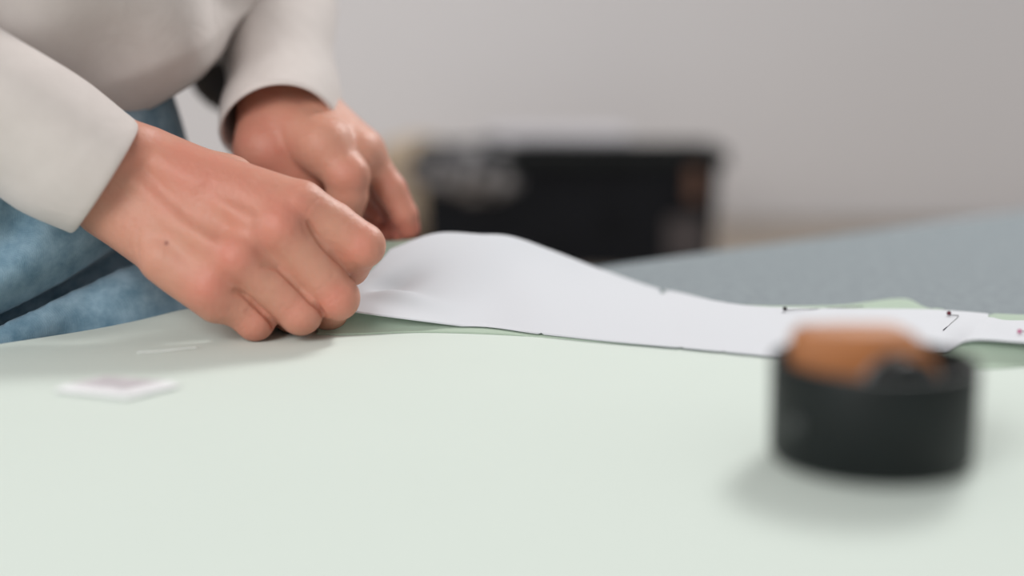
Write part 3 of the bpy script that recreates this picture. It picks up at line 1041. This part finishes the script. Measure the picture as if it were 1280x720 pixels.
def body_mesh():
    h = 0.006
    lo = np.array([-0.66, 0.58, 0.0]); hi = np.array([0.02, 1.30, 1.80])
    B = Field(lo, hi, h)
    pad = .05
    ax = np.array([LAT, FRO, [0, 0, 1]])
    B.ell(PEL + np.array([0, 0, .02]), (.125, .078, .11), ax, .03, pad)
    B.ell(PEL + np.array([0, 0, .19]) + FRO * .01, (.115, .080, .16), ax, .05, pad)
    B.ell(PEL + np.array([0, 0, .36]) + FRO * .01, (.125, .072, .16), ax, .05, pad)
    for s, sh, el, cut in ((-1, SH_R, RH['elbow'], CUT_R), (1, SH_L, LH['elbow'], CUT_L)):
        sh = sh - LAT * .03 * s - np.array([0, 0, .025])
        B.cone(SHC + LAT * .06 * s - np.array([0, 0, .01]), sh, .045, .038, .05, pad)
        B.cone(sh, el, .042, .035, .03, pad)
        end = cut
        B.cone(el, end, .035, .027, .02, pad)
    for hp, kn, an in ((HIP_R, KN_R, AN_R), (HIP_L, KN_L, AN_L)):
        B.cone(hp, kn, .050, .042, .03, pad); B.cone(kn, an, .050, .034, .02, pad)
        B.cone(an + np.array([0, 0, -.02]), an + FRO * .12 + np.array([0, 0, -.055]), .038, .026, .02, pad)
    B.cone(SHC + np.array([0, 0, .03]), HEADC - np.array([0, 0, .06]), .055, .052, .03, pad)
    # head: skull, jaw, nose, brow, ears, lips
    up = np.array([0, 0, 1.0]); fr = (FRO - .35 * up); fr /= np.linalg.norm(fr); up2 = np.cross(fr, -LAT); up2 = up2 if up2[2] > 0 else -up2
    hx = np.array([LAT, fr, up2])
    B.ell(HEADC + up2 * .025, (.074, .092, .095), hx, .02, pad)
    B.ell(HEADC - up2 * .045 + fr * .03, (.055, .062, .062), hx, .03, pad)
    B.cone(HEADC + fr * .088 + up2 * .005, HEADC + fr * .105 - up2 * .028, .009, .014, .012, .02)
    for s in (-1, 1):
        B.bump([HEADC + fr * .088 + LAT * .032 * s + up2 * .006], .016, -.009)
        B.ell(HEADC + fr * .076 + LAT * .032 * s + up2 * .005, (.012, .012, .012), hx, .004, .02)
        B.ell(HEADC + LAT * .075 * s - fr * .005 - up2 * .005, (.010, .018, .030), hx, .008, .02)
    B.bump([HEADC + fr * .09 + LAT * .02 - up2 * .055, HEADC + fr * .09 - LAT * .02 - up2 * .055], .006, -.004)
    B.bump([HEADC + fr * .095 + LAT * .018 - up2 * .047, HEADC + fr * .095 - LAT * .018 - up2 * .047], .006, .004)
    B.bump([HEADC + fr * .095 + LAT * .016 - up2 * .065, HEADC + fr * .095 - LAT * .016 - up2 * .065], .007, .005)
    return B.mesh(), (up2, fr, hx)


def cut_beyond(V, Fc, c, n, keep_sign, radius=None):
    d = (V - c) @ n * keep_sign
    kill = d < 0
    if radius is not None: kill &= np.linalg.norm(V - c, axis=1) < radius
    keep = ~kill
    m = np.full(len(V), -1); m[keep] = np.arange(keep.sum())
    ok = keep[Fc].all(1)
    return V[keep], m[Fc[ok]]


def build_body():
    (BV, BF), hd = body_mesh()
    BV, BF = cut_beyond(BV, BF, CUT_R - .012 * fwd_r, fwd_r, -1, .048)
    BV, BF = cut_beyond(BV, BF, CUT_L - .012 * fwd_l, fwd_l, -1, .048)
    RV, RF = near_hand(); LV, LF = far_hand()
    RV, RF = cut_beyond(RV, RF, CUT_R, fwd_r, 1)
    LV, LF = cut_beyond(LV, LF, CUT_L, fwd_l, 1)
    bm = bmesh.new()
    def add(V, Fc):
        vs = [bm.verts.new(v) for v in V.tolist()]
        for f in Fc.tolist():
            try: bm.faces.new([vs[i] for i in f])
            except ValueError: pass
    add(BV, BF); add(RV, RF); add(LV, LF)
    bm.verts.ensure_lookup_table()
    # drop loose crumbs, smooth the fine skin a little
    loose = [v for v in bm.verts if not v.link_faces]
    bmesh.ops.delete(bm, geom=loose, context='VERTS')
    for c in (CUT_R, CUT_L):
        es = [e for e in bm.edges if e.is_boundary and (e.verts[0].co - Vector(c)).length < .055]
        try:
            bmesh.ops.bridge_loops(bm, edges=es)
        except Exception as ex:
            print('bridge', ex)
    bmesh.ops.triangulate(bm, faces=[f for f in bm.faces if len(f.verts) > 4])
    bmesh.ops.smooth_vert(bm, verts=bm.verts[:], factor=0.35, use_axis_x=True, use_axis_y=True, use_axis_z=True)
    me = bpy.data.meshes.new('body')
    bm.to_mesh(me); bm.free()
    n = len(me.vertices)
    co = np.zeros(n * 3); me.vertices.foreach_get('co', co); co = co.reshape(-1, 3)
    red = np.zeros(n); mole = np.zeros(n)
    def spot(arr, c, w, a):
        arr += a * np.exp(-np.sum((co - c) ** 2, 1) / w ** 2)
    for i in range(4):
        spot(red, RH['mcp'][i] + np.array([0, -.010, 0]), .012, (.45, .55, .75, .75)[i])
        spot(red, RH['pip'][i] + np.array([0, -.008, 0]), .010, (.75, .85, .45, .5)[i])
        spot(red, LH['pip'][i], .014, .6); spot(red, LH['tip'][i], .014, .8)
    spot(red, at(336, 186, .866), .022, 1.0); spot(red, at(345, 210, .87), .02, .9); spot(red, at(441, 222, .83), .012, .4)
    spot(red, at(300, 222, .725), .030, .45); spot(red, at(220, 190, .735), .030, .5)
    for i in range(4): spot(red, (RH['dip'][i] + RH['pip'][i]) / 2, .012, .3)
    d = co - at(211, 302, RH['wrist'][1] - .02)
    mole += 1.0 * np.exp(-(d[:, 0] ** 2 + (d[:, 2]) ** 2) / .0011 ** 2) * (np.abs(d[:, 1]) < .02) * (co[:, 1] < RH['wrist'][1] - .004)
    ca = me.color_attributes.new('flush', 'FLOAT_COLOR', 'POINT')
    cols = np.stack([np.clip(red, 0, 1), np.clip(mole, 0, 1), np.zeros(n), np.ones(n)], 1)
    ca.data.foreach_set('color', cols.ravel())
    link('body', me, M['skin'], person)
    return hd


up2, hfr, hx = build_body()

# hair: a cap with a bun
B = Field(HEADC - .2, HEADC + .2, .005)
B.ell(HEADC + up2 * .032 - hfr * .012, (.084, .100, .098), hx, .0, .03)
for k in (-1, 1): B.cone(HEADC + LAT * .07 * k - up2 * .02 - hfr * .02, HEADC + LAT * .06 * k - up2 * .06 - hfr * .04, .022, .02, .02, .03)
B.ell(HEADC - hfr * .105 + up2 * .05, (.045, .04, .045), hx, .012, .03)
g = B.box(HEADC - .2, HEADC + .2)
X = g[1]
cut = ((X[0] - HEADC[0]) * hfr[0] + (X[1] - HEADC[1]) * hfr[1] + (X[2] - HEADC[2]) * hfr[2]) - .058 + \
      -0.9 * np.maximum(0, ((X[0] - HEADC[0]) * up2[0] + (X[1] - HEADC[1]) * up2[1] + (X[2] - HEADC[2]) * up2[2]) - .055)
B.d = np.maximum(B.d, cut.astype(np.float32) - 0.0)
V, Fc = B.mesh()
link('hair', mesh_np('hair', V, Fc), M['hair'], person)


# ---- sleeves: swept rings with soft folds and a turned cuff
def sleeve(path, rx, tilt_end, parent, folds, nseg=120, nr=96, ecc=1.0, name='sleeve', thick=.0028):
    """path from cuff to shoulder; outside skin, rolled cuff rim, inside skin"""
    C = catmull(path, nseg)
    R0 = np.interp(np.linspace(0, 1, nseg), np.linspace(0, 1, len(rx)), rx)
    Tn = np.gradient(C, axis=0); Tn /= np.linalg.norm(Tn, axis=1)[:, None]
    if tilt_end is not None:
        te = np.asarray(tilt_end, float); te /= np.linalg.norm(te)
    ref = np.array([0, 1.0, 0])
    out = []
    arc = np.concatenate([[0], np.cumsum(np.linalg.norm(np.diff(C, axis=0), axis=1))])
    for i in range(nseg):
        t_ = Tn[i]
        if tilt_end is not None:
            w = 0
            t_ = te * w + t_ * (1 - w); t_ /= np.linalg.norm(t_)
        s = np.cross(t_, ref); s /= np.linalg.norm(s)
        b = np.cross(t_, s)
        ring = []
        for k in range(nr):
            a = 2 * math.pi * k / nr
            r = R0[i]
            dr = folds(arc[i], a)
            x, y = (r + dr) * math.cos(a), (r + dr) * ecc * math.sin(a)
            ring.append(C[i] + s * x + b * y)
        out.append(np.array(ring))
    out = np.array(out)
    # inside layer
    cen = out.mean(1, keepdims=True)
    rr_ = np.linalg.norm(out - cen, axis=2, keepdims=True)
    inn = cen + (out - cen) * (1 - thick / rr_)
    rows = [inn[i] for i in range(min(nseg, 40) - 1, 0, -1)]
    mid = (out[0] + inn[0]) / 2
    tv = Tn[0] if tilt_end is None else te
    rows += [inn[0], mid * .5 + inn[0] * .5 - tv * .0010, mid - tv * .0014, mid * .5 + out[0] * .5 - tv * .0010, out[0]]
    rows += [out[i] for i in range(1, nseg)]
    V = np.concatenate(rows)
    m = len(rows)
    Fc = [(i * nr + k, i * nr + (k + 1) % nr, (i + 1) * nr + (k + 1) % nr, (i + 1) * nr + k) for i in range(m - 1) for k in range(nr)]
    Fc.append(tuple((m - 1) * nr + k for k in range(nr)))
    return link(name, clean_mesh(name, V, Fc, 1e-7), M['sweat'], parent)


# sweatshirt body: loft of flattened rings around the trunk, hem hanging loose
def sweat_body():
    nr, nz = 120, 110
    z0 = 0.966
    prof = [(0.0, .150, .112), (.012, .163, .124), (.04, .176, .140), (.09, .174, .146), (.16, .166, .138), (.26, .176, .132), (.36, .185, .130), (.42, .188, .118), (.455, .160, .100), (.48, .095, .082), (.50, .068, .070)]
    zs = [p[0] for p in prof]
    rows = []
    def ring(z, shrink=0.0, dz=0.0):
        A_ = np.interp(z, zs, [p[1] for p in prof]) - shrink
        B_ = (.85 + .2 * min(1, z / .3)) * np.interp(z, zs, [p[2] for p in prof]) - shrink
        r = []
        for k in range(nr):
            a = 2 * math.pi * k / nr
            ca, sa = math.cos(a), math.sin(a)
            fz = max(0, 1 - z / .2)
            f = 0.008 * math.sin(3 * a + 14 * z) + 0.008 * math.sin(7 * a - 20 * z + 1.1) * (0.4 + fz) + 0.003 * math.sin(11 * a + 30 * z)
            lift = max(0, 1 - z / .22) * HEM_TILT * max(0, math.cos(a - .35)) ** 1.5
            c = PEL + FRO * (.012 + .03 * z / .45) + SW_OFF * (1 - .7 * min(1, z / .35))
            r.append(np.array([c[0], c[1], 0]) + LAT * (A_ + f) * ca + FRO * (B_ + f) * sa + np.array([0, 0, z0 + z + lift + dz]))
        return np.array(r)
    zz = np.linspace(0, .50, nz)
    for z in zz[20::-1]: rows.append(ring(z, .006, .001))
    rows.append(ring(0, .003, -.003))
    for z in zz: rows.append(ring(z))
    V = np.concatenate(rows); m = len(rows)
    Fc = [(i * nr + k, i * nr + (k + 1) % nr, (i + 1) * nr + (k + 1) % nr, (i + 1) * nr + k) for i in range(m - 1) for k in range(nr)]
    return link('sweatshirt', clean_mesh('sweatshirt', V, Fc, 1e-7), M['sweat'], person)


HEM_TILT = 0.088
SW_OFF = np.array([0.009, 0.036, 0.0])
sw = sweat_body()


def folds_r(s, a):
    return (0.0026 * math.sin(s * 70 + 1.6 * math.sin(a)) * min(1, s / .03) * (0.6 + .4 * math.cos(a + .5))
            + 0.0026 * math.sin(s * 31 + 2.4 + 2 * math.cos(a + .7)) * min(1, s / .06) + .0012 * math.sin(3 * a + 1))


def folds_l(s, a):
    big = max(0, s - .10)
    return (0.0015 * math.sin(s * 80 + 2 * math.sin(a)) * min(1, s / .03) + 0.006 * min(1, big / .03) * math.exp(-((s - .15) / .035) ** 2) * (0.6 + .4 * math.sin(2 * a))
            + .0012 * math.sin(3 * a + 2))


cuffR = at(131, 219, .752)
back = -fwd_r
sleeve([cuffR, cuffR + .05 * back, cuffR + .11 * back, cuffR + .17 * back, RH['elbow'] + np.array([0, 0, -.004]), RH['elbow'] * .8 + SH_R * .2 + np.array([-.012, 0, 0]), (RH['elbow'] + SH_R) / 2, SH_R + np.array([0, 0, -.03]), SH_R + LAT * .055 + np.array([0, 0, .012])],
       [.0345, .0385, .043, .048, .054, .058, .060, .064, .060], None, sw, folds_r, ecc=.92)
cuffL = at(351, 160, .868)
WL = LH['wrist'] + np.array([-.003, 0, 0])
sleeve([cuffL, WL - .01 * fwd_l, WL - .06 * fwd_l, WL - .12 * fwd_l, WL - .17 * fwd_l, LH['elbow'] + np.array([0, .003, 0]), LH['elbow'] * .8 + SH_L * .2, (LH['elbow'] + SH_L) / 2, SH_L + np.array([0, 0, -.03]), SH_L - LAT * .055 + np.array([0, 0, .012])],
       [.0370, .0360, .0365, .040, .044, .048, .054,   .060, .064, .060], None, sw, folds_l, ecc=.95)


# ---- jeans
def jeans():
    lo = np.array([-0.60, 0.58, 0.05]); hi = np.array([-0.06, 1.10, 1.10])
    J = Field(lo, hi, .0045)
    pad = .05
    ax = np.array([LAT, FRO, [0, 0, 1]])
    J.ell(PEL + np.array([0, 0, .05]), (.152, .110, .19), ax, .02, pad)
    for s, hp, kn, an in ((-1, HIP_R, KN_R, AN_R), (1, HIP_L, KN_L, AN_L)):
        J.cone(hp + FRO * .036, kn, .092, .068, .010, pad)
        J.cone(kn, an + np.array([0, 0, .01]), .068, .058, .02, pad)
        for k in range(5):
            c = kn + np.array([0, 0, .05 - .035 * k])
            J.bump([c - LAT * .05 + FRO * .05, c + FRO * .065 + np.array([0, 0, .012]), c + LAT * .05 + FRO * .05], .010, .003 * (-1) ** k)
    # the groin fold and pocket creases that show between sleeve and table
    def on(pts):
        r = [J.hit(x, y, .66, 1.1) for x, y in pts]
        return [p for p in r if p is not None]
    c1 = on([(-60, 426), (-30, 412), (0, 400), (30, 386), (60, 371), (90, 356), (110, 345), (140, 328), (175, 308), (200, 290)])
    c2 = on([(-40, 372), (-10, 355), (30, 335), (70, 318), (110, 290)])
    c3 = on([(-20, 318), (0, 305), (20, 285), (28, 262), (30, 240)])
    c4 = on([(-10, 335), (25, 318), (50, 295), (64, 270)])
    c5 = on([(-30, 460), (0, 430), (50, 405), (110, 380), (160, 355)])
    print('jeans', [len(q) for q in (c1, c2, c3, c4, c5)], c1[:2])
    inn = np.array([0, .006, -.001])
    J.bump(c1, .012, -.008); [J.carve([p + inn * q for p in c1], .0085) for q in (1, 2, 3, 4)]; J.bump(c2, .014, .006); J.bump(c3, .008, -.012); J.bump(c4, .008, .005); J.bump(c5, .016, .008)
    d = J.d
    g = J.box(lo, hi); X = g[1]
    z = np.broadcast_to(X[2], d.shape)
    top = z - 1.085
    J.d = np.maximum(d, top).astype(np.float32)
    J.d = np.maximum(J.d, (.085 - z)).astype(np.float32)
    V, Fc = J.mesh()
    return link('jeans', mesh_np('jeans', V, Fc), M['denim'], person)


jeans()

for an in (AN_R, AN_L):
    S = Field(an + np.array([-.2, -.2, -.09]), an + np.array([.2, .2, .06]), .004)
    S.cone(an + np.array([0, 0, -.01]) - FRO * .02, an + FRO * .10 + np.array([0, 0, -.040]), .046, .040, .0, .03)
    S.cone(an + FRO * .10 + np.array([0, 0, -.040]), an + FRO * .145 + np.array([0, 0, -.045]), .040, .034, .02, .03)
    g = S.box(an - .3, an + .3)
    z = np.broadcast_to(g[1][2], S.d.shape)
    S.d = np.maximum(S.d, np.maximum(.016 - z, z - .105)).astype(np.float32)
    V, Fc = S.mesh()
    sh = link('shoe', mesh_np('shoe', V, Fc), M['shoe'], person)
    pts = []
    for k in range(48):
        a = 2 * math.pi * k / 48
        L_ = .115 if math.cos(a) > 0 else .075
        w_ = .045
        c = an + FRO * .055
        q = c + FRO * (L_ * math.cos(a) + .01) + LAT * w_ * math.sin(a) * (1 - .12 * (math.cos(a) < 0))
        pts.append((q[0], q[1]))
    bm = bmesh.new()
    r0 = [bm.verts.new((x, y, 0.0005)) for x, y in pts]; r1 = [bm.verts.new((x, y, 0.022)) for x, y in pts]
    for k in range(48):
        l = (k + 1) % 48; bm.faces.new((r0[k], r0[l], r1[l], r1[k]))
    bm.faces.new(r0[::-1]); bm.faces.new(r1)
    link('sole', mesh_bm('sole', bm), M['sole'], sh)

# ---- dark hip bag behind the far forearm
hb = at(300, 80, 1.06)
t = empty('hip_bag', tuple(hb), 'dark brown bag hanging at the hip between the sweatshirt and the far sleeve', 'bag')
B = Field(hb - .1, hb + .1, .003)
B.ell(hb, (.040, .020, .038), None, 0, .02)
B.ell(hb + np.array([0, 0, .02]), (.040, .018, .028), None, .01, .02)
V, Fc = B.mesh()
link('pouch', mesh_np('pouch', V, Fc), M['bag'], t)
V, Fc = tube(catmull([hb + np.array([0, 0, .035]), hb + np.array([-.01, .01, .12]), SH_L + np.array([.02, .06, -.05]), SH_L + np.array([-.02, .05, .075])], 30), .006, 12)
link('strap', clean_mesh('strap', V, Fc), M['bag'], t)

# ------------------------------------------------------------------ background: desk by the wall with a black bin and cloth
desk = empty('desk', (0.2, 2.2, 0), 'oak desk standing against the back wall', 'desk')
bm = bmesh.new(); bm_box(bm, (0.15, 2.2, .720), (2.6, .70, .03), 0, .004)
link('desktop', mesh_bm('desktop', bm), M['oak'], desk, smooth=False)
for x in (-1.08, 1.38):
    for y in (1.91, 2.49):
        bm = bmesh.new(); bm_box(bm, (x, y, .3525), (.05, .05, .705), 0, .004)
        link('leg', mesh_bm('leg', bm), M['oak'], desk, smooth=False)

DZ = .7365
YB = 1.98


def bin_():
    x0, x1 = at(528, 300, YB)[0], at(897, 300, YB)[0]
    xc, w = (x0 + x1) / 2, (x1 - x0)
    d_ = .16; H = .165
    yc = YB + d_ / 2
    t = empty('storage_bin', (xc, yc, DZ), 'open black storage bin full of cloth on the desk', 'bin')
    def quad_ring(sc, z, off=0.0):
        return [(xc - w / 2 * sc - off, yc - d_ / 2 * sc - off, z), (xc + w / 2 * sc + off, yc - d_ / 2 * sc - off, z), (xc + w / 2 * sc + off, yc + d_ / 2 * sc + off, z), (xc - w / 2 * sc - off, yc + d_ / 2 * sc + off, z)]
    bm = bmesh.new()
    rs = [quad_ring(.97, DZ), quad_ring(1.0, DZ + H), quad_ring(.985, DZ + H), quad_ring(.955, DZ + .006)]
    rv = [[bm.verts.new(p) for p in r] for r in rs]
    for a, b in zip(rv[:-1], rv[1:]):
        for k in range(4):
            l = (k + 1) % 4; bm.faces.new((a[k], a[l], b[l], b[k]))
    bm.faces.new(rv[0]); bm.faces.new(rv[-1])
    link('bin_body', mesh_bm('bin_body', bm), M['blackcloth'], t, smooth=False)
    bm = bmesh.new()
    rs = [quad_ring(1.0, DZ + H - .018, .001), quad_ring(1.0, DZ + H - .018, .010), quad_ring(1.0, DZ + H + .004, .010), quad_ring(1.0, DZ + H + .004, -.004), quad_ring(1.0, DZ + H - .001, -.004)]
    rv = [[bm.verts.new(p) for p in r] for r in rs]
    for a, b in zip(rv[:-1], rv[1:]):
        for k in range(4):
            l = (k + 1) % 4; bm.faces.new((a[k], a[l], b[l], b[k]))
    link('rim', mesh_bm('rim', bm), M['black'], t, smooth=False)
    bm = bmesh.new(); bm_box(bm, (xc + w / 2 - .035, yc - d_ / 2 - .003, DZ + H - .040), (.020, .006, .055), 0, .002)
    link('leather_tab', mesh_bm('leather_tab', bm), M['brown'], t, smooth=False)
    bm = bmesh.new(); bm_box(bm, (xc + w / 2 - .045, yc - d_ / 2 - .001, DZ + .045), (.055, .006, .060), 0, .002)
    link('front_patch', mesh_bm('front_patch', bm), mat('mauve_grey_patch', (.10, .085, .085), .8, noise=(20, .1)), t, smooth=False)  # paler mauve-grey patch low on the bin front
    return xc, yc, w, d_, H


xc, yc, w_, d_, H_ = bin_()


def lump(name, c, r, mt, label, cat, seed, amp=.010, h=.006, k=5):
    """crumpled cloth bundle"""
    g_ = np.random.default_rng(seed)
    c = np.asarray(c, float); r = np.asarray(r, float)
    B = Field(c - r * 1.5 - .03, c + r * 1.5 + .03, h)
    B.ell(c, r, None, 0, .04)
    for i in range(k * 3):
        u = g_.normal(size=3); u /= np.linalg.norm(u); u[2] = abs(u[2])
        v = g_.normal(size=3); v /= np.linalg.norm(v)
        p = c + u * r
        B.bump([p - v * .05, p, p + (v + .3 * u) * .05], .016, amp * (1 if i % 2 else -1))
    V, Fc = B.mesh()
    return tag(link(name, mesh_np(name, V, Fc), mt), label, cat)


lump('print_cloth', at(592, 214, YB + .045), (.086, .085, .045), M['print'], 'crumpled black and grey speckled print cloth bulging from the bin', 'cloth', 3)
bq = at(520, 215, YB + .22); bq[2] = DZ + .090
lump('beige_cloth', bq, (.068, .075, .088), M['beige_cloth'], 'beige cloth bundle standing left of the black bin', 'cloth', 7)


def folded_cloth():
    c = at(700, 196, YB + .27)
    c[2] = DZ + .0915
    bm = bmesh.new()
    for k in range(8):
        bm_box(bm, (c[0] + .005 * (-1) ** k, c[1], c[2] - .080 + .0225 * k), (.255 - .004 * k, .17, .0232), .02 * (-1) ** k, .009, 3)
    o = link('folded_cloth', mesh_bm('folded_cloth', bm), M['white_cloth'])
    tag(o, 'pile of white folded cloth on the desk behind the black bin', 'cloth')


folded_cloth()

# ------------------------------------------------------------------ light
wd = bpy.data.worlds.new('room_light'); SC.world = wd; wd.use_nodes = True
bg = wd.node_tree.nodes['Background']
bg.inputs['Color'].default_value = (1.0, 0.985, 0.985, 1)
bg.inputs['Strength'].default_value = 0.44


def area(name, loc, target, size, power, col, sy=None):
    l = bpy.data.lights.new(name, 'AREA'); l.energy = power; l.color = col
    l.shape = 'RECTANGLE'; l.size = size; l.size_y = sy or size
    o = bpy.data.objects.new(name, l); COL.objects.link(o)
    o.location = loc
    o.rotation_euler = (Vector(target) - Vector(loc)).to_track_quat('-Z', 'Y').to_euler()
    return o


area('window_light', (0.95, 2.10, 2.35), (0.0, 0.65, 0.9), 0.40, 16.5, (1.0, 0.985, 0.97)).data.spread = math.radians(125)
area('fill_light', (-1.3, -1.35, 2.3), (0.0, 1.2, 1.0), 1.5, 62, (1.0, 0.985, 0.98))  # added fill from behind the camera, brightens wall, sleeves and hands

# ------------------------------------------------------------------ camera and colour
cam = bpy.data.cameras.new('camera')
cam.sensor_width = 36.0
cam.lens = F / 1280.0 * 36.0
cam.dof.use_dof = True
cam.dof.focus_distance = 0.775
cam.dof.aperture_fstop = 1.6
cam.dof.aperture_blades = 9
cam.clip_start = 0.05
co = bpy.data.objects.new('camera', cam); COL.objects.link(co)
co.location = (0, 0, CAMZ)
co.rotation_euler = (math.radians(90) - PITCH, 0, 0)
SC.camera = co
vs = SC.view_settings
vs.view_transform = 'Standard'; vs.look = 'None'; vs.exposure = -0.12; vs.gamma = 1.0; vs.use_curve_mapping = False
